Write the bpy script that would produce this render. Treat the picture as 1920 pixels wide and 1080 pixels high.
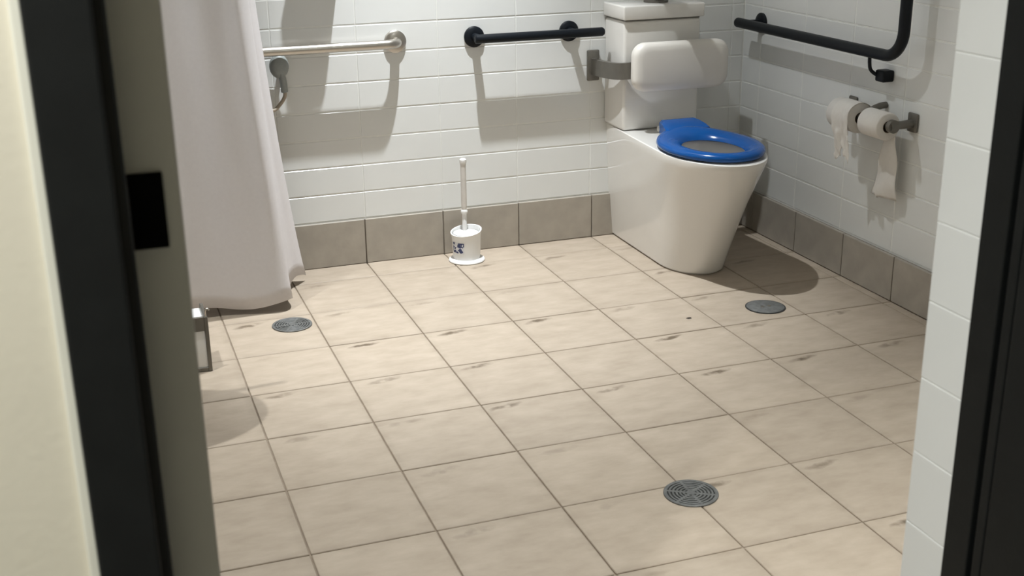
import bpy, bmesh, math, random
from mathutils import Vector, Matrix, noise

random.seed(7)
scene = bpy.context.scene
COL = scene.collection
for _o in list(bpy.data.objects):
    bpy.data.objects.remove(_o)

# ------------------------------------------------------------------ camera
CAM = Vector((-0.0362, -4.3007, 1.4063))
YAW, PITCH, ROLL = -0.3372, 1.2365, -0.0137
cam_data = bpy.data.cameras.new('camera')
cam_data.sensor_fit = 'HORIZONTAL'
cam_data.sensor_width = 36.0
cam_data.lens = 36.0 * 2293.0 / 1920.0
cam_data.clip_start = 0.05
cam_data.dof.use_dof = True
cam_data.dof.focus_distance = 4.0
cam_data.dof.aperture_fstop = 10.0
cam = bpy.data.objects.new('camera', cam_data)
COL.objects.link(cam)
cam.matrix_world = Matrix.Translation(CAM) @ (Matrix.Rotation(YAW, 4, 'Z') @ Matrix.Rotation(PITCH, 4, 'X') @ Matrix.Rotation(ROLL, 4, 'Z'))
scene.camera = cam

# ------------------------------------------------------------------ world, exposure, lights
world = bpy.data.worlds.new('world')
scene.world = world
world.use_nodes = True
world.node_tree.nodes['Background'].inputs[0].default_value = (0.5, 0.5, 0.48, 1)
world.node_tree.nodes['Background'].inputs[1].default_value = 0.05
scene.view_settings.view_transform = 'Standard'
scene.view_settings.look = 'None'
scene.view_settings.exposure = 0.0
scene.view_settings.gamma = 1.0
scene.view_settings.use_curve_mapping = False

CEIL = 2.70
# x, y, ceiling height, watts, cone in degrees, colour
LAMPS = [
    (1.14, -0.50, CEIL, 330, 60, (0.96, 1.0, 1.03)),
    (1.42, -3.02, CEIL, 200, 76, (0.97, 1.0, 1.0)),
    (-0.30, -1.20, CEIL, 160, 82, (0.97, 1.0, 1.0)),
    (-0.50, -3.90, 2.75, 265, 140, (0.98, 1.0, 0.98)),
]
# the same back-wall downlight also spills a wide, weaker beam around its bright core
SPILL = [(1.14, -0.50, CEIL, 78, 112, (0.96, 1.0, 1.03))]
for lx, ly, lz, w, cone, c in LAMPS + SPILL:
    ld = bpy.data.lights.new('downlight_lamp', 'SPOT')
    ld.energy = w
    ld.color = c
    ld.spot_size = math.radians(cone)
    ld.spot_blend = 1.0
    ld.shadow_soft_size = 0.02
    lo = bpy.data.objects.new('downlight_lamp', ld)
    COL.objects.link(lo)
    lo.location = (lx, ly, lz - 0.03)

# ------------------------------------------------------------------ materials
def nt(name):
    m = bpy.data.materials.new(name)
    m.use_nodes = True
    return m, m.node_tree.nodes, m.node_tree.links, m.node_tree.nodes['Principled BSDF']

def mat(name, col, rough=0.5, metal=0.0, var=0.06, scale=12.0, bump=0.0, bscale=60.0, coat=0.0, spec=None, sub=0.0, trans=0.0):
    """plain procedural material: noise varied colour and roughness, optional relief"""
    m, N, L, b = nt(name)
    tc = N.new('ShaderNodeTexCoord')
    nz = N.new('ShaderNodeTexNoise')
    nz.inputs['Scale'].default_value = scale
    nz.inputs['Detail'].default_value = 5
    L.new(tc.outputs['Object'], nz.inputs['Vector'])
    r = N.new('ShaderNodeValToRGB')
    r.color_ramp.elements[0].position = 0.3
    r.color_ramp.elements[1].position = 0.7
    r.color_ramp.elements[0].color = (*[max(0, c * (1 - var)) for c in col], 1)
    r.color_ramp.elements[1].color = (*[min(1, c * (1 + var)) for c in col], 1)
    L.new(nz.outputs['Fac'], r.inputs['Fac'])
    L.new(r.outputs['Color'], b.inputs['Base Color'])
    b.inputs['Roughness'].default_value = rough
    b.inputs['Metallic'].default_value = metal
    b.inputs['Coat Weight'].default_value = coat
    b.inputs['Coat Roughness'].default_value = 0.08
    if spec is not None:
        b.inputs['Specular IOR Level'].default_value = spec
    if sub:
        b.inputs['Subsurface Weight'].default_value = sub
        b.inputs['Subsurface Radius'].default_value = (0.02, 0.02, 0.02)
    if trans:
        b.inputs['Transmission Weight'].default_value = trans
    if bump:
        n2 = N.new('ShaderNodeTexNoise')
        n2.inputs['Scale'].default_value = bscale
        n2.inputs['Detail'].default_value = 4
        L.new(tc.outputs['Object'], n2.inputs['Vector'])
        bp = N.new('ShaderNodeBump')
        bp.inputs['Strength'].default_value = bump
        bp.inputs['Distance'].default_value = 0.004
        L.new(n2.outputs['Fac'], bp.inputs['Height'])
        L.new(bp.outputs['Normal'], b.inputs['Normal'])
    return m

def math_node(N, L, op, a, b=None, c=None):
    n = N.new('ShaderNodeMath')
    n.operation = op
    for i, v in enumerate((a, b, c)):
        if v is None:
            continue
        if isinstance(v, (int, float)):
            n.inputs[i].default_value = v
        else:
            L.new(v, n.inputs[i])
    return n.outputs[0]

def floor_tile_mat():
    m, N, L, b = nt('beige_floor_tile')
    tc = N.new('ShaderNodeTexCoord')
    oi = N.new('ShaderNodeObjectInfo')
    # shift the pattern per tile
    add = N.new('ShaderNodeVectorMath'); add.operation = 'ADD'
    comb = N.new('ShaderNodeCombineXYZ')
    sc = math_node(N, L, 'MULTIPLY', oi.outputs['Random'], 37.0)
    L.new(sc, comb.inputs[0]); L.new(sc, comb.inputs[1])
    L.new(tc.outputs['Object'], add.inputs[0]); L.new(comb.outputs[0], add.inputs[1])
    mp = N.new('ShaderNodeMapping')
    mp.inputs['Rotation'].default_value = (0, 0, math.radians(-25))
    mp.inputs['Scale'].default_value = (1.0, 2.2, 1.0)
    L.new(add.outputs[0], mp.inputs['Vector'])
    n1 = N.new('ShaderNodeTexNoise'); n1.inputs['Scale'].default_value = 9; n1.inputs['Detail'].default_value = 7
    n1.inputs['Roughness'].default_value = 0.6
    L.new(mp.outputs[0], n1.inputs['Vector'])
    r = N.new('ShaderNodeValToRGB')
    r.color_ramp.elements[0].position = 0.28
    r.color_ramp.elements[1].position = 0.72
    r.color_ramp.elements[0].color = (0.375, 0.308, 0.236, 1)
    r.color_ramp.elements[1].color = (0.475, 0.40, 0.318, 1)
    L.new(n1.outputs['Fac'], r.inputs['Fac'])
    # per tile tone
    hsv = N.new('ShaderNodeHueSaturation')
    val = math_node(N, L, 'MULTIPLY_ADD', oi.outputs['Random'], 0.09, 0.955)
    L.new(val, hsv.inputs['Value'])
    L.new(r.outputs['Color'], hsv.inputs['Color'])
    # brown scuff near the far left corner of a tile, different on every tile
    sep = N.new('ShaderNodeSeparateXYZ')
    L.new(tc.outputs['Object'], sep.inputs[0])
    wob = N.new('ShaderNodeTexNoise'); wob.inputs['Scale'].default_value = 26; wob.inputs['Detail'].default_value = 4
    L.new(add.outputs[0], wob.inputs['Vector'])
    dx = math_node(N, L, 'SUBTRACT', sep.outputs[0], math_node(N, L, 'MULTIPLY_ADD', oi.outputs['Random'], 0.05, -0.095))
    dy0 = math_node(N, L, 'SUBTRACT', sep.outputs[1], 0.117)
    dy = math_node(N, L, 'SUBTRACT', dy0, math_node(N, L, 'MULTIPLY', dx, 0.16))
    dy = math_node(N, L, 'ADD', dy, math_node(N, L, 'MULTIPLY_ADD', wob.outputs['Fac'], 0.03, -0.015))
    ex = math_node(N, L, 'POWER', math_node(N, L, 'DIVIDE', math_node(N, L, 'ABSOLUTE', dx), 0.058), 2.0)
    ey = math_node(N, L, 'POWER', math_node(N, L, 'DIVIDE', math_node(N, L, 'ABSOLUTE', dy), 0.0145), 2.0)
    e = math_node(N, L, 'SUBTRACT', 1.0, math_node(N, L, 'ADD', ex, ey))
    e = math_node(N, L, 'MAXIMUM', e, 0.0)
    rr = math_node(N, L, 'FRACT', math_node(N, L, 'MULTIPLY', oi.outputs['Random'], 13.7))
    amt = math_node(N, L, 'MULTIPLY', e, math_node(N, L, 'MULTIPLY', rr, 1.25))
    patch = N.new('ShaderNodeTexNoise'); patch.inputs['Scale'].default_value = 30; patch.inputs['Detail'].default_value = 3
    L.new(add.outputs[0], patch.inputs['Vector'])
    pm = N.new('ShaderNodeMapRange'); pm.inputs[1].default_value = 0.30; pm.inputs[2].default_value = 0.55
    L.new(patch.outputs['Fac'], pm.inputs[0])
    amt = math_node(N, L, 'MULTIPLY', amt, pm.outputs[0])
    # grime along the joints
    axx = math_node(N, L, 'ABSOLUTE', sep.outputs[0])
    ayy = math_node(N, L, 'ABSOLUTE', sep.outputs[1])
    edge = math_node(N, L, 'MAXIMUM', axx, ayy)
    em = N.new('ShaderNodeMapRange'); em.inputs[1].default_value = 0.128; em.inputs[2].default_value = 0.148
    L.new(edge, em.inputs[0])
    eg = math_node(N, L, 'MULTIPLY', em.outputs[0], math_node(N, L, 'MULTIPLY', wob.outputs['Fac'], 0.22))
    tot = math_node(N, L, 'MAXIMUM', amt, eg)
    mx = N.new('ShaderNodeMix'); mx.data_type = 'RGBA'
    L.new(tot, mx.inputs['Factor'])
    L.new(hsv.outputs['Color'], mx.inputs[6])
    mx.inputs[7].default_value = (0.14, 0.105, 0.07, 1)
    L.new(mx.outputs[2], b.inputs['Base Color'])
    b.inputs['Roughness'].default_value = 0.52
    b.inputs['Specular IOR Level'].default_value = 0.4
    bp = N.new('ShaderNodeBump'); bp.inputs['Strength'].default_value = 0.25; bp.inputs['Distance'].default_value = 0.0015
    n3 = N.new('ShaderNodeTexNoise'); n3.inputs['Scale'].default_value = 45; n3.inputs['Detail'].default_value = 5
    L.new(mp.outputs[0], n3.inputs['Vector'])
    L.new(n3.outputs['Fac'], bp.inputs['Height'])
    L.new(bp.outputs['Normal'], b.inputs['Normal'])
    return m

def curtain_mat():
    m, N, L, b = nt('white_curtain_fabric')
    tc = N.new('ShaderNodeTexCoord')
    wv = N.new('ShaderNodeTexNoise'); wv.inputs['Scale'].default_value = 90
    L.new(tc.outputs['Object'], wv.inputs['Vector'])
    r = N.new('ShaderNodeValToRGB')
    r.color_ramp.elements[0].color = (0.80, 0.77, 0.77, 1)
    r.color_ramp.elements[1].color = (0.87, 0.84, 0.84, 1)
    L.new(wv.outputs['Fac'], r.inputs['Fac'])
    L.new(r.outputs['Color'], b.inputs['Base Color'])
    b.inputs['Roughness'].default_value = 0.85
    tr = N.new('ShaderNodeBsdfTranslucent')
    tr.inputs['Color'].default_value = (0.72, 0.68, 0.67, 1)
    mix = N.new('ShaderNodeMixShader'); mix.inputs[0].default_value = 0.30
    L.new(b.outputs[0], mix.inputs[1]); L.new(tr.outputs[0], mix.inputs[2])
    L.new(mix.outputs[0], N['Material Output'].inputs[0])
    return m

def tissue_mat():
    m, N, L, b = nt('white_tissue_paper')
    tc = N.new('ShaderNodeTexCoord')
    wv = N.new('ShaderNodeTexNoise'); wv.inputs['Scale'].default_value = 70; wv.inputs['Detail'].default_value = 4
    L.new(tc.outputs['Object'], wv.inputs['Vector'])
    r = N.new('ShaderNodeValToRGB')
    r.color_ramp.elements[0].color = (0.80, 0.77, 0.72, 1)
    r.color_ramp.elements[1].color = (0.90, 0.87, 0.83, 1)
    L.new(wv.outputs['Fac'], r.inputs['Fac'])
    L.new(r.outputs['Color'], b.inputs['Base Color'])
    b.inputs['Roughness'].default_value = 0.9
    bp = N.new('ShaderNodeBump'); bp.inputs['Strength'].default_value = 0.3; bp.inputs['Distance'].default_value = 0.002
    L.new(wv.outputs['Fac'], bp.inputs['Height']); L.new(bp.outputs['Normal'], b.inputs['Normal'])
    tr = N.new('ShaderNodeBsdfTranslucent')
    tr.inputs['Color'].default_value = (0.85, 0.82, 0.78, 1)
    mix = N.new('ShaderNodeMixShader'); mix.inputs[0].default_value = 0.3
    L.new(b.outputs[0], mix.inputs[1]); L.new(tr.outputs[0], mix.inputs[2])
    L.new(mix.outputs[0], N['Material Output'].inputs[0])
    return m

def print_mat():
    """flat blue print on the brush holder"""
    m, N, L, b = nt('blue_print')
    tc = N.new('ShaderNodeTexCoord')
    v = N.new('ShaderNodeTexNoise'); v.inputs['Scale'].default_value = 95; v.inputs['Detail'].default_value = 2
    L.new(tc.outputs['Object'], v.inputs['Vector'])
    r = N.new('ShaderNodeValToRGB')
    r.color_ramp.interpolation = 'CONSTANT'
    r.color_ramp.elements[0].color = (0.035, 0.05, 0.14, 1)
    r.color_ramp.elements[1].position = 0.52
    r.color_ramp.elements[1].color = (0.72, 0.73, 0.76, 1)
    L.new(v.outputs['Fac'], r.inputs['Fac'])
    L.new(r.outputs['Color'], b.inputs['Base Color'])
    b.inputs['Roughness'].default_value = 0.4
    return m

def lens_mat():
    m, N, L, b = nt('lamp_lens')
    b.inputs['Base Color'].default_value = (0.9, 0.9, 0.85, 1)
    b.inputs['Emission Color'].default_value = (1, 0.95, 0.86, 1)
    b.inputs['Emission Strength'].default_value = 25
    return m

M = dict(
    floor=floor_tile_mat(),
    grout=mat('floor_grout', (0.29, 0.235, 0.18), 0.9, var=0.15, scale=30, bump=0.3),
    wall_tile=mat('white_wall_tile', (0.745, 0.755, 0.74), 0.22, var=0.015, scale=6, bump=0.06, bscale=14),
    wgrout=mat('white_wall_grout', (0.77, 0.775, 0.745), 0.7, var=0.05, scale=30),
    skirt=mat('taupe_skirting_tile', (0.37, 0.335, 0.285), 0.55, var=0.09, scale=14, bump=0.15, bscale=40),
    sgrout=mat('skirting_grout', (0.22, 0.19, 0.155), 0.9, var=0.1),
    cream=mat('cream_wall_paint', (0.65, 0.61, 0.50), 0.7, var=0.02, scale=5, bump=0.05, bscale=120),
    bead=mat('pale_sealant_bead', (0.68, 0.67, 0.58), 0.6, var=0.03),
    black_frame=mat('black_powder_coat', (0.006, 0.007, 0.007), 0.55, var=0.15, scale=30, bump=0.05, bscale=200, spec=0.25),
    leaf=mat('grey_door_paint', (0.53, 0.535, 0.50), 0.5, var=0.03, scale=8),
    black_plastic=mat('matt_black_plastic', (0.002, 0.002, 0.002), 0.7, var=0.1, spec=0.05),
    black_rail=mat('blue_black_rail_coat', (0.006, 0.008, 0.011), 0.4, var=0.1, scale=40, spec=0.2),
    ceramic=mat('white_ceramic', (0.74, 0.72, 0.68), 0.16, var=0.012, scale=4, coat=0.5),
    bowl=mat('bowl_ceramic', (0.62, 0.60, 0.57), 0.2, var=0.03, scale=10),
    pad=mat('off_white_pad', (0.72, 0.69, 0.64), 0.42, var=0.02, scale=10),
    blue=mat('blue_seat_plastic', (0.001, 0.068, 0.27), 0.2, var=0.05, scale=8, spec=0.35),
    dark_rubber=mat('dark_rubber', (0.02, 0.022, 0.025), 0.7),
    steel=mat('brushed_steel', (0.50, 0.47, 0.43), 0.3, metal=1.0, var=0.05, scale=30),
    dull_steel=mat('dull_grey_steel', (0.17, 0.16, 0.14), 0.45, metal=0.6, var=0.06, scale=30),
    drain=mat('cast_drain_metal', (0.15, 0.153, 0.148), 0.55, metal=0.35, var=0.25, scale=60, bump=0.2, bscale=90),
    drain_dark=mat('drain_shadow_gap', (0.03, 0.03, 0.028), 0.8, var=0.2),
    white_plastic=mat('white_plastic', (0.82, 0.82, 0.81), 0.35, var=0.015),
    clear_plastic=mat('milky_plastic', (0.72, 0.70, 0.67), 0.3, var=0.04, scale=40),
    print=print_mat(),
    curtain=curtain_mat(),
    tissue=tissue_mat(),
    card=mat('roll_core_card', (0.45, 0.36, 0.26), 0.9),
    grey_plastic=mat('grey_green_plastic', (0.27, 0.29, 0.28), 0.4, var=0.08, scale=40),
    hose=mat('brown_grey_hose', (0.36, 0.30, 0.23), 0.45, var=0.1, scale=80),
    scrap=mat('dark_scrap', (0.05, 0.04, 0.03), 0.9, var=0.3, scale=100),
    ceilw=mat('white_ceiling_paint', (0.80, 0.79, 0.76), 0.85, var=0.01),
    carpet=mat('grey_corridor_floor', (0.16, 0.15, 0.14), 0.9, var=0.2, scale=80),
    lens=lens_mat(),
)

# ------------------------------------------------------------------ mesh helpers
def tag(o, label=None, cat=None, group=None, kind=None):
    if label: o['label'] = label
    if cat: o['category'] = cat
    if group: o['group'] = group
    if kind: o['kind'] = kind
    return o

def obj(name, bm, m, parent=None, smooth=False, angle=40):
    me = bpy.data.meshes.new(name)
    bmesh.ops.recalc_face_normals(bm, faces=bm.faces)
    bm.to_mesh(me)
    bm.free()
    me.materials.append(m)
    if smooth:
        me.polygons.foreach_set('use_smooth', [True] * len(me.polygons))
        try:
            me.set_sharp_from_angle(angle=math.radians(angle))
        except Exception:
            pass
    o = bpy.data.objects.new(name, me)
    COL.objects.link(o)
    if parent is not None:
        o.parent = parent
        o.matrix_parent_inverse = Matrix.Translation(parent.location).inverted() if parent.type == 'EMPTY' else Matrix.Identity(4)
    return o

def empty(name, loc=(0, 0, 0)):
    o = bpy.data.objects.new(name, None)
    o.empty_display_size = 0.05
    o.location = loc
    COL.objects.link(o)
    return o

def thing(name, label, cat, loc, group=None):
    return tag(empty(name, loc), label, cat, group)

def box_bm(x0, x1, y0, y1, z0, z1, bev=0.0, seg=2, bm=None):
    new = bm is None
    if new: bm = bmesh.new()
    r = bmesh.ops.create_cube(bm, size=1.0)
    vs = r['verts']
    for v in vs:
        v.co = Vector(((x0 + x1) / 2 + v.co.x * (x1 - x0), (y0 + y1) / 2 + v.co.y * (y1 - y0), (z0 + z1) / 2 + v.co.z * (z1 - z0)))
    if bev:
        es = list({e for v in vs for e in v.link_edges})
        bmesh.ops.bevel(bm, geom=es, offset=bev, segments=seg, profile=0.5, affect='EDGES')
    return bm

def loft_bm(rings, cap0=True, cap1=True, bm=None, closed=True):
    if bm is None: bm = bmesh.new()
    R = [[bm.verts.new(p) for p in ring] for ring in rings]
    n = len(R[0])
    for a, b in zip(R, R[1:]):
        for i in range(n if closed else n - 1):
            j = (i + 1) % n
            try:
                bm.faces.new((a[i], a[j], b[j], b[i]))
            except ValueError:
                pass
    if closed and cap0: bm.faces.new(list(reversed(R[0])))
    if closed and cap1: bm.faces.new(R[-1])
    return bm

def tube_bm(path, r, n=16, bm=None, cap=True, flat=None):
    """round (or flat=(half_w, half_h) rectangular) bar along a path"""
    P = [Vector(p) for p in path]
    rings = []
    up = Vector((0, 0, 1))
    for i, p in enumerate(P):
        t = (P[min(i + 1, len(P) - 1)] - P[max(i - 1, 0)]).normalized()
        if i == 0:
            a = up if abs(t.dot(up)) < 0.95 else Vector((1, 0, 0))
            nrm = (a - t * a.dot(t)).normalized()
        else:
            nrm = (nrm - t * nrm.dot(t)).normalized()
        bi = t.cross(nrm)
        rad = r[i] if isinstance(r, (list, tuple)) else r
        if flat:
            hw, hh = flat
            ring = [p + bi * sx * hw + nrm * sz * hh for sx, sz in ((1, 1), (-1, 1), (-1, -1), (1, -1))]
        else:
            ring = [p + (nrm * math.cos(a_) + bi * math.sin(a_)) * rad for a_ in [2 * math.pi * k / n for k in range(n)]]
        rings.append(ring)
    return loft_bm(rings, cap, cap, bm)

def rounded_path(pts, rad, n=8):
    """polyline with its inner corners rounded"""
    P = [Vector(p) for p in pts]
    out = [P[0]]
    for a, b, c in zip(P, P[1:], P[2:]):
        d1 = (a - b).normalized(); d2 = (c - b).normalized()
        ang = d1.angle(d2)
        t = rad / math.tan(ang / 2)
        p1 = b + d1 * t; p2 = b + d2 * t
        cen = b + (d1 + d2).normalized() * (rad / math.sin(ang / 2))
        v1 = p1 - cen; v2 = p2 - cen
        tot = v1.angle(v2)
        for k in range(n + 1):
            f = k / n
            out.append(cen + (v1 * math.sin((1 - f) * tot) + v2 * math.sin(f * tot)) / math.sin(tot))
    out.append(P[-1])
    return out

def smooth_path(pts, n=8):
    """catmull-rom through the points"""
    P = [Vector(p) for p in pts]
    Q = [P[0]] + P + [P[-1]]
    out = []
    for i in range(1, len(Q) - 2):
        a, b, c, d = Q[i - 1], Q[i], Q[i + 1], Q[i + 2]
        for k in range(n):
            t = k / n
            out.append(0.5 * ((2 * b) + (c - a) * t + (2 * a - 5 * b + 4 * c - d) * t * t + (3 * b - a - 3 * c + d) * t ** 3))
    out.append(P[-1])
    return out

def lathe_bm(profile, centre, axis='Z', n=40, bm=None, cap0=True, cap1=True):
    """profile: list of (radius, height along the axis)"""
    c = Vector(centre)
    rings = []
    for r, h in profile:
        ring = []
        for k in range(n):
            a = 2 * math.pi * k / n
            u, v = r * math.cos(a), r * math.sin(a)
            p = {'Z': (u, v, h), 'Y': (u, h, v), 'X': (h, u, v)}[axis]
            ring.append(c + Vector(p))
        rings.append(ring)
    return loft_bm(rings, cap0, cap1, bm)

def rounded_rect(w, h, r, n=8):
    pts = []
    for cx, cy, a0 in ((w / 2 - r, h / 2 - r, 0), (-w / 2 + r, h / 2 - r, 90), (-w / 2 + r, -h / 2 + r, 180), (w / 2 - r, -h / 2 + r, 270)):
        for k in range(n + 1):
            a = math.radians(a0 + 90 * k / n)
            pts.append((cx + r * math.cos(a), cy + r * math.sin(a)))
    return pts

def piece(name, sx, sy, sz, loc, m, parent, bev, cache={}):
    """a chamfered block with its own origin at its centre; alike pieces share their mesh"""
    key = (name, round(sx, 4), round(sy, 4), round(sz, 4), m.name)
    if key not in cache:
        bm = box_bm(-sx / 2, sx / 2, -sy / 2, sy / 2, -sz / 2, sz / 2, bev, 1)
        me = bpy.data.meshes.new(name)
        bm.to_mesh(me); bm.free()
        me.materials.append(m)
        cache[key] = me
    o = bpy.data.objects.new(name, cache[key])
    COL.objects.link(o)
    o.location = loc
    o.parent = parent
    return o

def struct(name, bm, m):
    return tag(obj(name, bm, m), kind='structure')

# ------------------------------------------------------------------ room extents
XR = 2.4543          # right wall face
XL = -0.42           # left wall face
YF = -3.155          # room face of the door wall
T = 0.008            # tile thickness

# ------------------------------------------------------------------ floor
floor = struct('floor', box_bm(XL - 0.1, XR + 0.1, -3.36, 0.1, -0.12, -0.004), M['grout'])
yw = 0.5853
A = {-2: 0, -1: 0, 0: 0.0, 1: 0.032, 2: -0.024, 3: -0.019, 4: -0.013, 5: -0.002, 6: 0.018, 7: 0.03, 8: 0.02}
xs = [XL] + [0.3 * (i + A[i]) for i in range(-1, 9)] + [XR - 0.004]
Bo = {0: 0.018, 1: -0.016, 2: -0.045, 3: -0.018, 4: 0.01, 5: 0.022, 6: 0.006, 7: -0.005}
ys = [-0.002] + [0.3 * (-j + Bo.get(j, 0) - yw) for j in range(0, 10)] + [-3.155, -3.36]
G = 0.0019
for x0, x1 in zip(xs, xs[1:]):
    for y1, y0 in zip(ys, ys[1:]):
        if x1 - x0 < 0.012 or y1 - y0 < 0.012:
            continue
        dz = random.uniform(-0.0004, 0.0004)
        piece('floor_tile', x1 - x0 - 2 * G, y1 - y0 - 2 * G, 0.012, ((x0 + x1) / 2, (y0 + y1) / 2, -0.006 + dz), M['floor'], floor, 0.0016)

# ------------------------------------------------------------------ walls
wall_back = struct('wall_back', box_bm(XL - 0.12, XR + 0.12, 0.0 + T * 0.14, 0.12, -0.12, CEIL), M['wgrout'])
wall_right = struct('wall_right', box_bm(XR + T * 0.14, XR + 0.12, -3.5, T * 0.14, -0.12, CEIL), M['wgrout'])
wall_left = struct('wall_left', box_bm(XL - 0.12, XL - T * 0.14, -3.36, T * 0.14, -0.12, CEIL), M['wgrout'])
ceiling = struct('ceiling', box_bm(XL - 0.12, XR + 0.12, -3.23, 0.12, CEIL, CEIL + 0.1), M['ceilw'])

g = 0.0022
SK_B, SK_R = 0.172, 0.158
rows = [0.0 for _ in range(0)]
row_z = [0.2735 + 0.1005 * k for k in range(25)]
# back wall
zz = [SK_B] + row_z + [CEIL]
zz = [z for z in zz if z <= CEIL]
xj = [XL + 0.01] + [0.3 * k for k in range(-1, 9)] + [XR - 0.002]
for za, zb in zip(zz, zz[1:]):
    for xa, xb in zip(xj, xj[1:]):
        if xb - xa < 0.015 or zb - za < 0.015: continue
        piece('wall_tile', round(xb - xa - 0.0016, 4), T, round(zb - za - 2 * g, 4), ((xa + xb) / 2, T / 2 + random.uniform(-0.0003, 0.0003), (za + zb) / 2), M['wall_tile'], wall_back, 0.0018)
# right wall
zz = [SK_R] + row_z + [CEIL]
zz = [z for z in zz if z <= CEIL]
yj = [-0.002] + [-0.135 - 0.3 * k for k in range(0, 11)]
for za, zb in zip(zz, zz[1:]):
    for ya, yb in zip(yj[1:], yj):
        if yb - ya < 0.015 or zb - za < 0.015: continue
        piece('wall_tile', T, round(yb - ya - 2 * g, 4), round(zb - za - 2 * g, 4), (XR + T / 2 + random.uniform(-0.0003, 0.0003), (ya + yb) / 2, (za + zb) / 2), M['wall_tile'], wall_right, 0.0018)

# left wall
zz = [SK_B] + row_z + [CEIL]
zz = [z for z in zz if z <= CEIL]
yj = [-0.002] + [-0.135 - 0.3 * k for k in range(0, 11)]
for za, zb in zip(zz, zz[1:]):
    for ya, yb in zip(yj[1:], yj):
        if yb - ya < 0.015 or zb - za < 0.015: continue
        piece('wall_tile', T, round(yb - ya - 2 * g, 4), round(zb - za - 2 * g, 4), (XL - T / 2 + random.uniform(-0.0003, 0.0003), (ya + yb) / 2, (za + zb) / 2), M['wall_tile'], wall_left, 0.0018)

# skirting tiles
bb = struct('baseboard_back', box_bm(XL, XR, -0.006, 0.003, 0.0, SK_B - 0.004), M['sgrout'])
xk = [XL + 0.005] + [0.3 * (i + A[i]) for i in range(-1, 9)]
xk.append(XR - 0.012)
for xa, xb in zip(xk, xk[1:]):
    if xb - xa < 0.015: continue
    piece('skirting_tile', xb - xa - 0.004, 0.010, SK_B - 0.004, ((xa + xb) / 2, -0.007, SK_B / 2), M['skirt'], bb, 0.0015)
br = struct('baseboard_right', box_bm(XR - 0.010, XR + 0.003, -3.155, -0.014, 0.0, SK_R - 0.004), M['sgrout'])
yk = [-0.014] + [0.3 * (-j + Bo.get(j, 0) - yw) for j in range(0, 10)]
for ya, yb in zip(yk[1:], yk):
    piece('skirting_tile', 0.012, yb - ya - 0.004, SK_R - 0.004, (XR - 0.013, (ya + yb) / 2, SK_R / 2 + 0.001), M['skirt'], br, 0.0015)

bl = struct('baseboard_left', box_bm(XL - 0.003, XL + 0.006, -3.155, -0.014, 0.0, SK_B - 0.004), M['sgrout'])
for ya, yb in zip(yk[1:], yk):
    piece('skirting_tile', 0.010, yb - ya - 0.004, SK_B - 0.004, (XL + 0.007, (ya + yb) / 2, SK_B / 2), M['skirt'], bl, 0.0015)

# ------------------------------------------------------------------ door wall, frame and leaf
YC = -3.362           # corridor face of the door wall
FX0, FX1 = -0.0693, -0.0122
tag(obj('wall_corridor', box_bm(-2.2, FX0 - 0.004, YC, -3.325, -0.1, 2.75), M['cream']), kind='structure')
tag(obj('wall_corridor_side', box_bm(0.93, 3.2, YC, -3.24, -0.1, 2.75), M['cream']), kind='structure')
tag(obj('wall_lintel', box_bm(-0.0733, 0.93, YC, -3.155, 2.14, 2.75), M['cream']), kind='structure')
tag(obj('wall_front', box_bm(XL, 0.022, -3.235, YF, -0.1, CEIL), M['wall_tile']), kind='structure')
tag(obj('trim_1', box_bm(FX0 - 0.008, FX0 + 0.001, YC - 0.006, YC + 0.01, 0.0, 2.19, 0.002, 2), M['bead']), kind='structure')
# left upright of the frame: face and recessed return
fr = tag(empty('trim_2', (FX0, YC, 0)), kind='structure')
obj('frame_face', box_bm(FX0, FX1 - 0.009, -3.375, -3.33, 0.0, 2.19, 0.003, 2), M['black_frame'], fr)
obj('frame_return', box_bm(FX1 - 0.020, FX1, -3.366, -3.318, 0.0, 2.16, 0.003, 2), M['black_frame'], fr)
# head of the frame
tag(obj('trim_3', box_bm(FX0, 0.96, -3.375, -3.24, 2.10, 2.19, 0.003, 2), M['black_frame']), kind='structure')
# right upright: stop, guide groove, strip, face
fr2 = tag(empty('trim_4', (0.9, -3.3, 0)), kind='structure')
obj('frame_stop', box_bm(0.8985, 0.94, -3.2725, -3.2305, 0.0, 2.12, 0.0015, 2), M['black_frame'], fr2)
obj('frame_groove', box_bm(0.912, 0.94, -3.2815, -3.2725, 0.0, 2.12), M['black_plastic'], fr2)
obj('frame_strip', box_bm(0.8985, 0.94, -3.2955, -3.2815, 0.0, 2.12, 0.0015, 2), M['black_frame'], fr2)
obj('frame_seam', box_bm(0.903, 0.94, -3.2975, -3.2955, 0.0, 2.12), M['black_plastic'], fr2)
obj('frame_face', box_bm(0.8985, 0.96, -3.378, -3.2975, 0.0, 2.12, 0.0015, 2), M['black_frame'], fr2)
# tiled reveal to the right of the opening
rev = struct('wall_reveal', box_bm(0.9 + T * 0.14, XR + 0.1, -3.2295, YF, -0.1, CEIL), M['wgrout'])
rz = [0.0] + [0.0995 + 0.1 * k for k in range(24)]
for za, zb in zip(rz, rz[1:]):
    piece('wall_tile', T, 0.0755, zb - za - 0.0016, (0.9 + T / 2, -3.1925, (za + zb) / 2), M['wall_tile'], rev, 0.0006)

# sliding leaf, half out of its pocket
leaf = tag(empty('door_1', (-0.4, -3.29, 0)), kind='structure')
obj('leaf_panel', box_bm(-0.85, 0.0295, -3.31, -3.272, 0.008, 2.12, 0.002, 2), M['leaf'], leaf)
lk = obj('lock_plate', box_bm(-0.0115, 0.0163, -3.3165, -3.309, 1.1165, 1.178, 0.0008, 1), M['black_plastic'], leaf)

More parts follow.
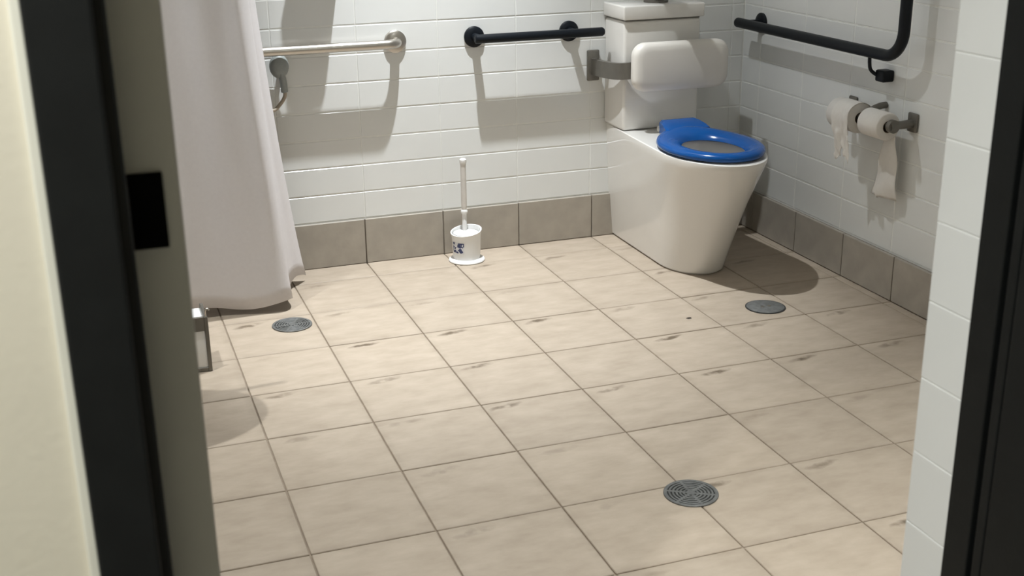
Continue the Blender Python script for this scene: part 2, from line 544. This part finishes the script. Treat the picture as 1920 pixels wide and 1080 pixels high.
# corridor shell
tag(obj('floor_corridor', box_bm(-2.2, 3.2, -5.6, -3.36, -0.12, -0.002), M['carpet']), kind='structure')
tag(obj('ceiling_corridor', box_bm(-2.2, 3.2, -5.6, -3.23, 2.75, 2.85), M['ceilw']), kind='structure')
tag(obj('wall_opposite', box_bm(-2.2, 3.2, -5.7, -5.6, -0.1, 2.75), M['cream']), kind='structure')
tag(obj('wall_corridor_left', box_bm(-2.3, -2.2, -5.6, -3.25, -0.1, 2.75), M['cream']), kind='structure')
tag(obj('wall_corridor_right', box_bm(3.2, 3.3, -5.6, -3.25, -0.1, 2.75), M['cream']), kind='structure')

# ------------------------------------------------------------------ downlights
spots = ['above the middle of the tiled back wall', 'above the floor inside the doorway', 'above the shower corner', 'on the corridor ceiling']
for (lx, ly, lz, w, cone, c), s in zip(LAMPS, spots):
    d = thing('downlight', 'round white recessed downlight ' + s, 'light', (lx, ly, lz), 'ceiling downlights')
    obj('trim_ring', lathe_bm([(0.040, 0.0), (0.055, -0.001), (0.056, -0.006), (0.050, -0.009), (0.040, -0.006), (0.039, 0.0)], (lx, ly, lz), 'Z', 32, cap0=False, cap1=False), M['white_plastic'], d, True)
    obj('lens', lathe_bm([(0.039, -0.0005), (0.039, -0.0035), (0.030, -0.0045)], (lx, ly, lz), 'Z', 32), M['lens'], d, True)

# ------------------------------------------------------------------ toilet
XC = 2.010
def pan_outline(w0, w1, yk, tip, z, n=14, y0=0.0, cx=XC, p=2.0):
    """D shaped outline: from the wall along the left side round the front and back along the right"""
    pts = []
    for k in range(6):
        f = k / 6
        pts.append((cx - (w0 + (w1 - w0) * (f ** 0.8)), y0 + (yk - y0) * f, z))
    for k in range(2 * n + 1):
        a = math.pi * k / (2 * n)
        c, s = math.cos(a), math.sin(a)
        ex = 2.0 / p
        pts.append((cx - w1 * math.copysign(abs(c) ** ex, c), yk + (tip - yk) * (abs(s) ** ex), z))
    for k in range(5, -1, -1):
        f = k / 6
        pts.append((cx + (w0 + (w1 - w0) * (f ** 0.8)), y0 + (yk - y0) * f, z))
    return pts

toilet = thing('toilet', 'white back-to-wall toilet pan with square cistern beside the grey-tiled skirting corner', 'toilet', (XC, -0.4, 0))
RIM = 0.452
prof = [  # z, w0, w1, yk, tip
    (0.000, 0.106, 0.110, -0.44, -0.597),
    (0.007, 0.106, 0.110, -0.44, -0.597),
    (0.008, 0.114, 0.119, -0.44, -0.609),
    (0.08, 0.120, 0.128, -0.455, -0.640),
    (0.18, 0.128, 0.140, -0.475, -0.688),
    (0.28, 0.134, 0.151, -0.50, -0.742),
    (0.36, 0.138, 0.164, -0.53, -0.788),
    (0.42, 0.141, 0.175, -0.55, -0.822),
    (0.442, 0.141, 0.1785, -0.555, -0.834),
    (0.450, 0.140, 0.1775, -0.555, -0.833),
    (RIM, 0.137, 0.173, -0.555, -0.828),
]
rings = [pan_outline(w0, w1, yk, tip, z) for z, w0, w1, yk, tip in prof]
bm = loft_bm(rings, True, False)
# top deck with the bowl opening: bridge the rim to the opening ring
top = [v for v in bm.verts if abs(v.co.z - RIM) < 1e-6]
outer_pts = rings[-1]
def hole_ring(a, b, cy, z, n):
    # same number of points as the rim, matched by direction from the opening's centre
    out = []
    for p in outer_pts:
        ang = math.atan2(p[1] - cy, p[0] - XC)
        out.append((XC + a * math.cos(ang), cy + b * math.sin(ang), z))
    return out
n_o = len(outer_pts)
h0 = hole_ring(0.118, 0.165, -0.595, RIM, n_o)
bm2 = bmesh.new()
loft_bm([outer_pts, h0], False, False, bm2)
deck = obj('pan_body', bm, M['ceramic'], toilet, True, 50)
obj('pan_deck', bm2, M['ceramic'], toilet)
bowl_rings = [h0, hole_ring(0.116, 0.163, -0.595, RIM - 0.02, n_o), hole_ring(0.13, 0.175, -0.595, RIM - 0.05, n_o),
              hole_ring(0.115, 0.155, -0.58, RIM - 0.13, n_o), hole_ring(0.07, 0.09, -0.53, RIM - 0.21, n_o), hole_ring(0.045, 0.055, -0.52, RIM - 0.235, n_o)]
obj('bowl', loft_bm(bowl_rings, False, True), M['bowl'], toilet, True, 60)
# cistern
cist = obj('cistern_body', box_bm(1.856, 2.168, -0.180, -0.001, RIM + 0.001, 0.857, 0.012, 3), M['ceramic'], toilet, True, 50)
lid = obj('cistern_lid', box_bm(1.849, 2.178, -0.189, -0.001, 0.861, 0.912, 0.006, 3), M['ceramic'], toilet, True, 50)
obj('lid_gap', box_bm(1.862, 2.163, -0.176, -0.004, 0.856, 0.862), M['dull_steel'], cist)
obj('flush_button', lathe_bm([(0.046, 0.0), (0.046, 0.008), (0.036, 0.011), (0.034, 0.026), (0.030, 0.030), (0.004, 0.031)], (2.02, -0.098, 0.911), 'Z', 36), M['dull_steel'], lid, True)
# seat: ring with a wide, raised back block
seat = []
NS = 72
sx, sy, scy = 0.175, 0.232, -0.580
ix, iy, icy = 0.098, 0.142, -0.602
sz0 = RIM + 0.007
def seat_ring(f, z):
    """f=0 outer edge, f=1 inner edge"""
    out = []
    for k in range(NS):
        a = 2 * math.pi * k / NS
        ox, oy = XC - 0.003 + sx * math.cos(a), scy + sy * math.sin(a)
        jx, jy = XC - 0.003 + ix * math.cos(a), icy + iy * math.sin(a)
        rise = 0.012 * max(0.0, math.sin(a)) ** 3
        out.append((ox + (jx - ox) * f, oy + (jy - oy) * f, z + rise * (z - sz0) / 0.02))
    return out
srings = [seat_ring(0.06, sz0), seat_ring(0.0, sz0 + 0.008), seat_ring(0.03, sz0 + 0.016), seat_ring(0.16, sz0 + 0.0235), seat_ring(0.42, sz0 + 0.026),
          seat_ring(0.70, sz0 + 0.0225), seat_ring(0.93, sz0 + 0.012), seat_ring(1.0, sz0 + 0.002), seat_ring(0.9, sz0 - 0.002)]
bms = loft_bm(srings + [srings[0]], False, False)
bmesh.ops.remove_doubles(bms, verts=bms.verts, dist=1e-5)
so = obj('seat', bms, M['blue'], toilet, True, 60)
# hinge block behind the ring
bmh = bmesh.new()
hb = []
for (y, z0, z1, x0, x1) in ((-0.412, sz0 + 0.004, sz0 + 0.036, 1.925, 2.100), (-0.385, sz0 + 0.004, sz0 + 0.044, 1.930, 2.098), (-0.345, sz0 + 0.002, sz0 + 0.051, 1.940, 2.092), (-0.305, sz0, sz0 + 0.052, 1.948, 2.088), (-0.298, sz0, sz0 + 0.046, 1.950, 2.086)):
    hb.append([(x0, y, z0), (x0 - 0.002, y, z1 - 0.008), (x0 + 0.006, y, z1), (x1 - 0.006, y, z1), (x1 + 0.002, y, z1 - 0.008), (x1, y, z0)])
loft_bm(hb, True, True, bmh)
hinge = obj('hinge_block', bmh, M['blue'], so, True, 35)
for hx in (1.965, 2.07):
    obj('hinge_pin', tube_bm([(hx - 0.018, -0.293, sz0 + 0.018), (hx + 0.018, -0.293, sz0 + 0.018)], 0.011, 14), M['steel'], so, True)
for a in (40, 140, 220, 320):
    ca, sa = math.cos(math.radians(a)), math.sin(math.radians(a))
    px, py = XC - 0.003 + 0.14 * ca, -0.585 + 0.185 * sa
    obj('bumper', box_bm(px - 0.012, px + 0.012, py - 0.008, py + 0.008, RIM, sz0 + 0.002, 0.002, 1), M['dark_rubber'], so)

# ------------------------------------------------------------------ backrest on its wall arm
br_ = thing('backrest', 'off-white padded backrest on a bent grey wall arm in front of the cistern', 'backrest', (1.806, -0.005, 0.678))
obj('wall_plate', box_bm(1.782, 1.832, -0.014, -0.0005, 0.620, 0.736, 0.005, 2), M['dull_steel'], br_, True)
arm_path = smooth_path([(1.806, -0.010, 0.676), (1.806, -0.05, 0.676), (1.812, -0.12, 0.677), (1.832, -0.190, 0.680), (1.880, -0.214, 0.684), (1.96, -0.217, 0.690), (2.05, -0.217, 0.695)], 6)
obj('arm', tube_bm(arm_path, 0.0, flat=(0.010, 0.030)), M['dull_steel'], br_, True, 50)
rr = []
for d, ins in ((0.0, 0.012), (0.006, 0.003), (0.014, 0.0), (0.034, 0.0), (0.044, 0.004), (0.051, 0.014), (0.054, 0.03)):
    ring = rounded_rect(0.384 - 2 * ins, 0.176 - 2 * ins, 0.048 - ins * 0.6, 8)
    rr.append([(2.049 + u, -0.228 - d, 0.6985 + v - 0.004 * u) for u, v in ring])
obj('pad', loft_bm(rr, True, True), M['pad'], br_, True, 70)

# ------------------------------------------------------------------ grab rails
def flange(parent, c, axis, r=0.038, sgn=-1, m='black_rail'):
    return obj('flange', lathe_bm([(r, 0.0), (r, sgn * 0.008), (r - 0.006, sgn * 0.013), (0.018, sgn * 0.015)], c, axis, 36), M[m], parent, True, 40)

ZR = 0.811
rail1 = thing('grab_rail', 'short black horizontal grab rail on the back wall left of the cistern', 'grab rail', (1.52, 0, ZR), 'grab rails')
obj('bar', tube_bm([(1.332 - 0.014, -0.072, ZR), (1.332 - 0.010, -0.072, ZR), (1.815, -0.072, ZR), (1.822, -0.072, ZR)], [0.012, 0.0165, 0.0165, 0.012], 20), M['black_rail'], rail1, True)
for fx in (1.337, 1.709):
    flange(rail1, (fx, 0, ZR), 'Y')
    obj('post', tube_bm([(fx, -0.008, ZR), (fx, -0.072, ZR)], 0.0145, 18), M['black_rail'], rail1, True)

rail2 = thing('grab_rail', 'stainless steel grab rail on the back wall running behind the shower curtain', 'grab rail', (0.6, 0, ZR), 'grab rails')
p = rounded_path([(1.041, -0.010, ZR), (1.041, -0.072, ZR), (-0.20, -0.072, ZR), (-0.20, -0.010, ZR)], 0.045, 8)
obj('bar', tube_bm(p, 0.0165, 20), M['steel'], rail2, True)
for fx in (1.041, -0.20):
    flange(rail2, (fx, 0, ZR), 'Y', 0.040, -1, 'steel')

XB = 2.380
rail3 = thing('grab_rail', 'long black grab rail on the right wall turning upward above the toilet rolls', 'grab rail', (XR, -0.6, ZR), 'grab rails')
p = rounded_path([(XB, -0.082, 0.816), (XB, -1.100, 0.816), (XB, -1.100, 1.60)], 0.085, 10)
p = [Vector((XB, -0.078, 0.816))] + p
obj('bar', tube_bm(p, [0.013] + [0.0185] * (len(p) - 1), 20), M['black_rail'], rail3, True)
for c in ((XR, -0.135, 0.816), (XR, -1.100, 1.52)):
    flange(rail3, c, 'X', 0.038)
    obj('post', tube_bm([(XR - 0.008, c[1], c[2]), (XB, c[1], c[2])], 0.0145, 18), M['black_rail'], rail3, True)
rod = smooth_path([(XB + 0.004, -0.930, 0.806), (XB + 0.006, -0.929, 0.780), (XB + 0.014, -0.926, 0.757), (XB + 0.030, -0.931, 0.742), (XB + 0.044, -0.940, 0.739)], 6)
obj('support_rod', tube_bm(rod, 0.006, 12), M['black_rail'], rail3, True)
obj('support_boss', box_bm(XR - 0.044, XR - 0.0004, -0.974, -0.928, 0.719, 0.757, 0.006, 3), M['black_rail'], rail3, True)

# ------------------------------------------------------------------ toilet rolls and holder
XT, ZT = 2.372, 0.603
hold = thing('toilet_roll_holder', 'dark grey double toilet roll holder fixed to the right wall', 'roll holder', (XR, -0.94, ZT))
obj('wall_plate', box_bm(XR - 0.010, XR - 0.0003, -1.118, -1.070, 0.578, 0.640, 0.005, 2), M['dull_steel'], hold, True)
obj('wall_plate', box_bm(XR - 0.010, XR - 0.0003, -0.790, -0.745, 0.578, 0.640, 0.005, 2), M['dull_steel'], hold, True)
obj('arm', tube_bm([(XR - 0.008, -1.094, 0.606), (XT + 0.020, -1.094, 0.604), (XT - 0.012, -1.094, ZT)], [0.014, 0.013, 0.017], 18), M['dull_steel'], hold, True)
obj('arm', tube_bm([(XR - 0.008, -0.768, 0.606), (XT + 0.020, -0.768, 0.604), (XT - 0.012, -0.768, ZT)], [0.014, 0.013, 0.017], 18), M['dull_steel'], hold, True)
obj('spindle', tube_bm([(XT, -1.094, ZT), (XT, -0.768, ZT)], 0.011, 14), M['dull_steel'], hold, True)
obj('end_cap', lathe_bm([(0.021, -0.011), (0.021, 0.007), (0.014, 0.010)], (XT, -1.0945, ZT), 'Y', 24), M['dull_steel'], hold, True)
obj('middle_arm', tube_bm(smooth_path([(XR - 0.002, -0.945, 0.640), (2.430, -0.945, 0.638), (2.400, -0.945, 0.628), (XT, -0.945, ZT)], 5), 0.011, 14), M['dull_steel'], hold, True)

def sheet(name, fn, nu, nv, m, parent):
    bm = bmesh.new()
    V = [[bm.verts.new(fn(u / nu, v / nv)) for u in range(nu + 1)] for v in range(nv + 1)]
    for j in range(nv):
        for i in range(nu):
            bm.faces.new((V[j][i], V[j][i + 1], V[j + 1][i + 1], V[j + 1][i]))
    o = obj(name, bm, m, parent, True, 180)
    sol = o.modifiers.new('thickness', 'SOLIDIFY'); sol.thickness = 0.0008
    return o

def roll(y0, y1, r, label):
    t = thing('toilet_roll', label, 'toilet roll', (XT, (y0 + y1) / 2, ZT), 'toilet rolls')
    zc = ZT - 0.006
    obj('paper', lathe_bm([(0.020, y0), (r - 0.003, y0), (r, y0 + 0.003), (r, y1 - 0.003), (r - 0.003, y1), (0.020, y1), (0.020, y0)], (XT, 0, zc), 'Y', 40, cap0=False, cap1=False), M['tissue'], t, True, 50)
    obj('core', lathe_bm([(0.0198, y0 + 0.001), (0.0198, y1 - 0.001), (0.0185, y1 - 0.001), (0.0185, y0 + 0.001), (0.0198, y0 + 0.001)], (XT, 0, zc), 'Y', 28, cap0=False, cap1=False), M['card'], t, True, 50)
    return t
near = roll(-1.074, -0.968, 0.045, 'toilet roll nearest the door with a long torn strip hanging down')
far = roll(-0.922, -0.796, 0.050, 'toilet roll nearer the toilet with crumpled tissue draped over its front')

def tail(u, v):
    # u across (0 towards the corner), v down
    edge = 0.010 * abs(math.sin(u * 9.0)) + 0.012 * abs(math.sin(u * 23.0 + 1)) if v > 0.999 else 0
    z = 0.585 - 0.245 * v + edge * 0.8
    left = -1.008 + (0.056 * max(0, (v - 0.12) / 0.88))
    right = -1.072 - 0.010 * v
    y = left + (right - left) * u
    x = 2.415 - 0.012 * math.exp(-v * 3) + 0.006 * math.sin(u * 6 + v * 2.5) * v + 0.004 * math.sin(v * 11 + u * 3)
    return (x, y, z)
sheet('hanging_strip', tail, 16, 26, M['tissue'], near)

def drape(u, v):
    r = 0.0525
    nz = noise.noise(Vector((u * 3.2, v * 3.5, 1.7)))
    nz2 = noise.noise(Vector((u * 8.0, v * 8.0, 4.1)))
    spread = 1.0 - 0.25 * max(0, v - 0.5)
    y = -0.878 - (u - 0.5) * 0.092 * spread - 0.030 * max(0, v - 0.3)
    a = math.radians(20 + 165 * min(1, v / 0.45))
    k = max(0, v - 0.15)
    if v < 0.45:
        x, z = XT + r * math.cos(a), ZT - 0.006 + r * math.sin(a)
    else:
        f = (v - 0.45) / 0.55
        x = XT - r + 0.006 * f
        torn = 0.014 * math.sin(u * 8 + 0.5) + 0.010 * math.sin(u * 21)
        z = ZT - 0.010 - (0.118 + torn * f) * f
    return (x - 0.014 * k * (0.6 + nz) - 0.012 * nz2 * k + 0.016 * max(0, v - 0.45), y + 0.012 * nz2 * k, z + 0.006 * nz * k)
sheet('draped_tissue', drape, 26, 36, M['tissue'], far)

# ------------------------------------------------------------------ toilet brush
bx_, by_ = 1.253, -0.115
brush = thing('toilet_brush_holder', 'white toilet brush holder standing on the floor against the back skirting', 'brush holder', (bx_, by_, 0))
obj('foot', lathe_bm([(0.066, 0.0006), (0.068, 0.004), (0.066, 0.008), (0.052, 0.012)], (bx_, by_, 0), 'Z', 40), M['white_plastic'], brush, True, 45)
cup = []
for r, h, tilt in ((0.050, 0.010, 0), (0.0515, 0.03, 0), (0.054, 0.09, 0.05), (0.057, 0.112, 0.14), (0.0585, 0.116, 0.16), (0.054, 0.116, 0.16), (0.050, 0.09, 0.05), (0.047, 0.02, 0)):
    cup.append([(bx_ + r * math.cos(a), by_ + r * math.sin(a), h + tilt * r * math.cos(a - 0.6)) for a in [2 * math.pi * k / 40 for k in range(40)]])
obj('cup', loft_bm(cup, True, True), M['white_plastic'], brush, True, 50)
lab = []
for h in (0.040, 0.06, 0.08):
    rr_ = 0.0519 + (h - 0.03) * 0.042 + 0.0006
    lab.append([(bx_ + rr_ * math.cos(a), by_ + rr_ * math.sin(a), h) for a in [math.radians(188 + 55 * k / 12) for k in range(13)]])
obj('printed_label', loft_bm(lab, False, False, closed=False), M['print'], brush, True)
bh = thing('toilet_brush', 'white toilet brush with an upright slim handle standing in its holder', 'brush', (bx_, by_, 0.03))
hx, hy = bx_ - 0.004, by_ + 0.004
obj('head', lathe_bm([(0.012, 0.035), (0.034, 0.045), (0.038, 0.07), (0.034, 0.098), (0.012, 0.106)], (hx, hy, 0), 'Z', 24), M['white_plastic'], bh, True)
obj('lid', lathe_bm([(0.030, 0.098), (0.048, 0.103), (0.047, 0.108), (0.026, 0.113), (0.010, 0.117)], (hx + 0.003, hy - 0.003, 0), 'Z', 32), M['white_plastic'], bh, True)
obj('stem', lathe_bm([(0.0085, 0.10), (0.0085, 0.19), (0.007, 0.196)], (hx, hy, 0), 'Z', 18), M['white_plastic'], bh, True)
obj('collar', lathe_bm([(0.010, 0.180), (0.0125, 0.184), (0.0125, 0.192), (0.010, 0.196)], (hx, hy, 0), 'Z', 18), M['white_plastic'], bh, True)
obj('grip', lathe_bm([(0.0085, 0.194), (0.0105, 0.21), (0.0105, 0.36), (0.0115, 0.372)], (hx, hy, 0), 'Z', 18), M['clear_plastic'], bh, True)
obj('handle_end', lathe_bm([(0.0115, 0.371), (0.0135, 0.376), (0.0125, 0.386), (0.006, 0.390)], (hx, hy, 0), 'Z', 18), M['white_plastic'], bh, True)

# ------------------------------------------------------------------ floor drains
def slotted_drain(x, y, r, label, rot):
    t = thing('floor_drain', label, 'drain', (x, y, 0), 'floor drains')
    obj('base_disc', lathe_bm([(r - 0.002, 0.0006), (r - 0.002, 0.0016)], (x, y, 0), 'Z', 48), M['drain_dark'], t)
    rad = r
    first = True
    while rad > 0.012:
        w = 0.0085 if first else 0.0048
        obj('outer_ring' if first else 'ring', lathe_bm([(rad, 0.0008), (rad, 0.0034), (rad - 0.001, 0.0042), (rad - w + 0.001, 0.0042), (rad - w, 0.0034), (rad - w, 0.0008), (rad, 0.0008)], (x, y, 0), 'Z', 48, cap0=False, cap1=False), M['drain'], t, True, 30)
        rad -= w + (0.0036 if not first else 0.003)
        first = False
    for k in range(3):
        a = rot + math.pi * k / 3
        bm = box_bm(-(r - 0.006), r - 0.006, -0.0035, 0.0035, 0.001, 0.0040, 0.0006, 1)
        bmesh.ops.transform(bm, matrix=Matrix.Translation((x, y, 0)) @ Matrix.Rotation(a, 4, 'Z'), verts=bm.verts)
        obj('spoke', bm, M['drain'], t)
    obj('hub', lathe_bm([(0.011, 0.001), (0.011, 0.0042), (0.009, 0.0047)], (x, y, 0), 'Z', 24), M['drain'], t, True, 30)
    return t
slotted_drain(1.200, -2.026, 0.0645, 'round slotted metal floor drain nearest the doorway', 0.5)
slotted_drain(0.517, -0.563, 0.0645, 'round slotted metal floor drain below the shower curtain', 1.1)
t = thing('floor_drain', 'plain round grey cover plate in the floor in front of the toilet', 'drain', (2.022, -0.975, 0), 'floor drains')
obj('cover', lathe_bm([(0.0625, 0.0006), (0.0625, 0.003), (0.061, 0.0038), (0.003, 0.0042)], (2.022, -0.975, 0), 'Z', 48), M['drain'], t, True, 30)
obj('rim', lathe_bm([(0.0665, 0.0005), (0.0665, 0.002), (0.063, 0.002), (0.063, 0.0005), (0.0665, 0.0005)], (2.022, -0.975, 0), 'Z', 48, cap0=False, cap1=False), M['drain_dark'], t, True, 30)
for s in (-1, 1):
    obj('screw', lathe_bm([(0.0062, 0.0036), (0.0062, 0.0052), (0.004, 0.0058)], (2.022 + s * 0.012, -0.977, 0), 'Z', 16), M['steel'], t, True)

# tiny scrap on the tiles
bm = bmesh.new()
ring = []
for k in range(12):
    a = 2 * math.pi * k / 12
    rr_ = 0.006 + 0.004 * noise.noise(Vector((math.cos(a) * 1.7, math.sin(a) * 1.7, 3)))
    ring.append(Vector((1.738 + rr_ * 1.6 * math.cos(a), -0.977 + rr_ * 0.8 * math.sin(a), 0)))
loft_bm([[v + Vector((0, 0, 0.0006)) for v in ring], [Vector((1.738, -0.977, 0.003)) + (v - Vector((1.738, -0.977, 0))) * 0.6 for v in ring]], True, True, bm)
tag(obj('debris', bm, M['scrap']), 'small dark scrap lying on the pale floor tiles before the toilet', 'debris')

# ------------------------------------------------------------------ shower curtain
bot = [(-0.30, -0.45), (-0.20, -0.47), (-0.10, -0.43), (0.00, -0.47), (0.10, -0.43), (0.20, -0.452), (0.29, -0.446), (0.37, -0.462), (0.45, -0.478), (0.515, -0.478), (0.540, -0.440), (0.538, -0.37), (0.552, -0.30), (0.582, -0.245), (0.612, -0.215), (0.632, -0.185)]
topc = [(-0.30, -0.45), (-0.21, -0.475), (-0.12, -0.425), (-0.04, -0.475), (0.04, -0.425), (0.12, -0.455), (0.20, -0.440), (0.27, -0.458), (0.34, -0.448), (0.40, -0.462), (0.430, -0.43), (0.42, -0.37), (0.45, -0.32), (0.425, -0.27), (0.455, -0.22), (0.44, -0.18)]
pb = smooth_path([(x + 0.012, y + 0.05, 0) for x, y in bot], 6)
pt = smooth_path([(x, y, 0) for x, y in topc], 6)
ZB, ZT_ = 0.030, 2.02
def cur(u, v):
    i = u * (len(pb) - 1)
    k = min(int(i), len(pb) - 2); f = i - k
    b = pb[k].lerp(pb[k + 1], f); a = pt[k].lerp(pt[k + 1], f)
    w = v ** 0.82
    q = b.lerp(a, w)
    ripple = 0.006 * math.sin(u * 60 + v * 2.0) * (1 - abs(2 * v - 1)) + 0.006 * noise.noise(Vector((u * 12, v * 4, 0)))
    hem = 0.010 * math.sin(u * 23) * (1 - v) ** 6
    return (q.x + ripple * 0.4, q.y + ripple, ZB + (ZT_ - ZB) * v + hem)
cv = thing('shower_curtain', 'pale grey-white shower curtain hanging in the left corner beside the door leaf', 'curtain', (0.2, -0.45, 0.05))
sheet('cloth', cur, 180, 40, M['curtain'], cv)
rod_ = thing('curtain_rail', 'bent steel shower curtain rail above the shower corner', 'curtain rail', (0.1, -0.45, 2.03))
obj('rail', tube_bm(rounded_path([(XL + 0.001, -0.45, 2.04), (0.44, -0.45, 2.04), (0.44, -0.001, 2.04)], 0.12, 10), 0.011, 14), M['steel'], rod_, True)

# hand shower hanging at the back wall
hs = thing('hand_shower', 'small grey hand shower hanging below the steel rail beside the curtain', 'shower', (0.63, -0.04, 0.72))
ov = []
for d, s in ((0.0, 0.75), (0.004, 0.95), (0.010, 1.0), (0.018, 0.9), (0.024, 0.55)):
    ov.append([(0.618 + 0.034 * s * math.cos(a) * (1.0), -0.028 - d, 0.755 + 0.042 * s * math.sin(a)) for a in [2 * math.pi * k / 28 for k in range(28)]])
obj('head', loft_bm(ov, True, True), M['grey_plastic'], hs, True, 60)
obj('handle', tube_bm(smooth_path([(0.622, -0.040, 0.735), (0.628, -0.036, 0.705), (0.632, -0.030, 0.665)], 5), 0.0125, 16), M['grey_plastic'], hs, True)
obj('holder', tube_bm([(0.624, -0.001, 0.722), (0.626, -0.034, 0.716)], 0.009, 14), M['grey_plastic'], hs, True)
obj('hose', tube_bm(smooth_path([(0.632, -0.030, 0.668), (0.631, -0.030, 0.648), (0.612, -0.034, 0.622), (0.58, -0.045, 0.604), (0.50, -0.08, 0.62), (0.36, -0.10, 0.80), (0.28, -0.03, 1.05)], 8), 0.0065, 12), M['hose'], hs, True)

# unseen white box, added above the steel rail to cast a wall shadow band
caster_box = thing('shadow_caster_box', 'unseen white box above the steel rail, added to cast a shadow band', 'shadow caster', (0.80, 0, 1.15))
obj('body', box_bm(0.750, 0.857, -0.120, -0.0005, 1.066, 1.30, 0.014, 3), M['white_plastic'], caster_box, True, 50)
obj('caster_box_front', box_bm(0.775, 0.83, -0.127, -0.119, 1.09, 1.15, 0.004, 2), M['grey_plastic'], caster_box, True, 50)

# unseen steel bar, added to throw a shadow over cistern and backrest pad
caster_bar = thing('shadow_caster_bar', 'unseen narrow grey steel bar above the cistern, added to cast a shadow on it', 'shelf', (1.93, 0, 1.13))
obj('caster_bar_plate', box_bm(1.905, 1.985, -0.335, -0.0005, 1.12, 1.128, 0.002, 2), M['dull_steel'], caster_bar)
obj('lip', box_bm(1.905, 1.985, -0.341, -0.334, 1.118, 1.150, 0.002, 2), M['dull_steel'], caster_bar)
obj('back_plate', box_bm(1.905, 1.985, -0.006, -0.0004, 1.09, 1.17, 0.001, 1), M['dull_steel'], caster_bar)

# low steel framed box on the floor by the door leaf
sb = thing('floor_bin', 'low dark-framed steel bin on the floor below the curtain, half hidden by the door leaf', 'bin', (0.15, -0.82, 0))
obj('body', box_bm(0.050, 0.222, -0.853, -0.735, 0.006, 0.160, 0.004, 2), M['white_plastic'], sb, True)
for (x0, x1, y0, y1, z0, z1) in ((0.220, 0.231, -0.858, -0.848, 0.0005, 0.172), (0.043, 0.053, -0.858, -0.848, 0.0005, 0.172), (0.220, 0.231, -0.740, -0.730, 0.0005, 0.172), (0.043, 0.053, -0.740, -0.730, 0.0005, 0.172)):
    obj('corner_post', box_bm(x0, x1, y0, y1, z0, z1, 0.0015, 1), M['dull_steel'], sb)
obj('lower_rail', box_bm(0.052, 0.221, -0.857, -0.849, 0.001, 0.014, 0.0015, 1), M['dull_steel'], sb)
obj('upper_rail', box_bm(0.052, 0.221, -0.857, -0.849, 0.128, 0.172, 0.0015, 1), M['dull_steel'], sb)
obj('side_rail', box_bm(0.221, 0.230, -0.849, -0.739, 0.128, 0.172, 0.0015, 1), M['dull_steel'], sb)
obj('hook', tube_bm(smooth_path([(0.2255, -0.853, 0.170), (0.2255, -0.853, 0.188), (0.231, -0.853, 0.194), (0.238, -0.853, 0.190)], 5), 0.003, 10), M['steel'], sb, True)

# ------------------------------------------------------------------ wash basin on the left wall, behind the door leaf
wb = thing('wash_basin', 'white wall-hung wash basin on the left wall beside the doorway', 'basin', (-0.2, -1.18, 0.8))
def basin_ring(s, z, inset=0.0):
    pts = []
    w, x1 = 0.145 * s - inset, 0.148 - inset - (1 - s) * 0.18
    x0 = XL + 0.0005 + inset
    for k in range(5):
        pts.append((x0 + (x1 - 0.20 - x0) * k / 5, -1.18 + w, z))
    for k in range(17):
        a = math.pi / 2 - math.pi * k / 16
        pts.append((x1 - 0.20 + 0.20 * math.cos(a), -1.18 + w * math.sin(a), z))
    for k in range(4, -1, -1):
        pts.append((x0 + (x1 - 0.20 - x0) * k / 5, -1.18 - w, z))
    return pts
obj('bowl', loft_bm([basin_ring(0.7, 0.70), basin_ring(0.95, 0.76), basin_ring(1.0, 0.79), basin_ring(1.0, 0.81), basin_ring(1.0, 0.813, 0.02), basin_ring(0.93, 0.78, 0.03), basin_ring(0.72, 0.735, 0.05)], True, True), M['ceramic'], wb, True, 50)
tp = thing('basin_tap', 'steel lever tap standing on the wash basin', 'tap', (-0.30, -1.12, 0.81))
obj('body', lathe_bm([(0.026, 0.812), (0.026, 0.90), (0.022, 0.915)], (-0.30, -1.12, 0), 'Z', 20), M['steel'], tp, True)
obj('spout', tube_bm([(-0.30, -1.12, 0.875), (-0.15, -1.12, 0.865)], 0.012, 14), M['steel'], tp, True)
obj('lever', tube_bm([(-0.30, -1.12, 0.925), (-0.05, -1.10, 0.945), (0.157, -1.082, 0.975)], [0.010, 0.014, 0.006], 12), M['steel'], tp, True)
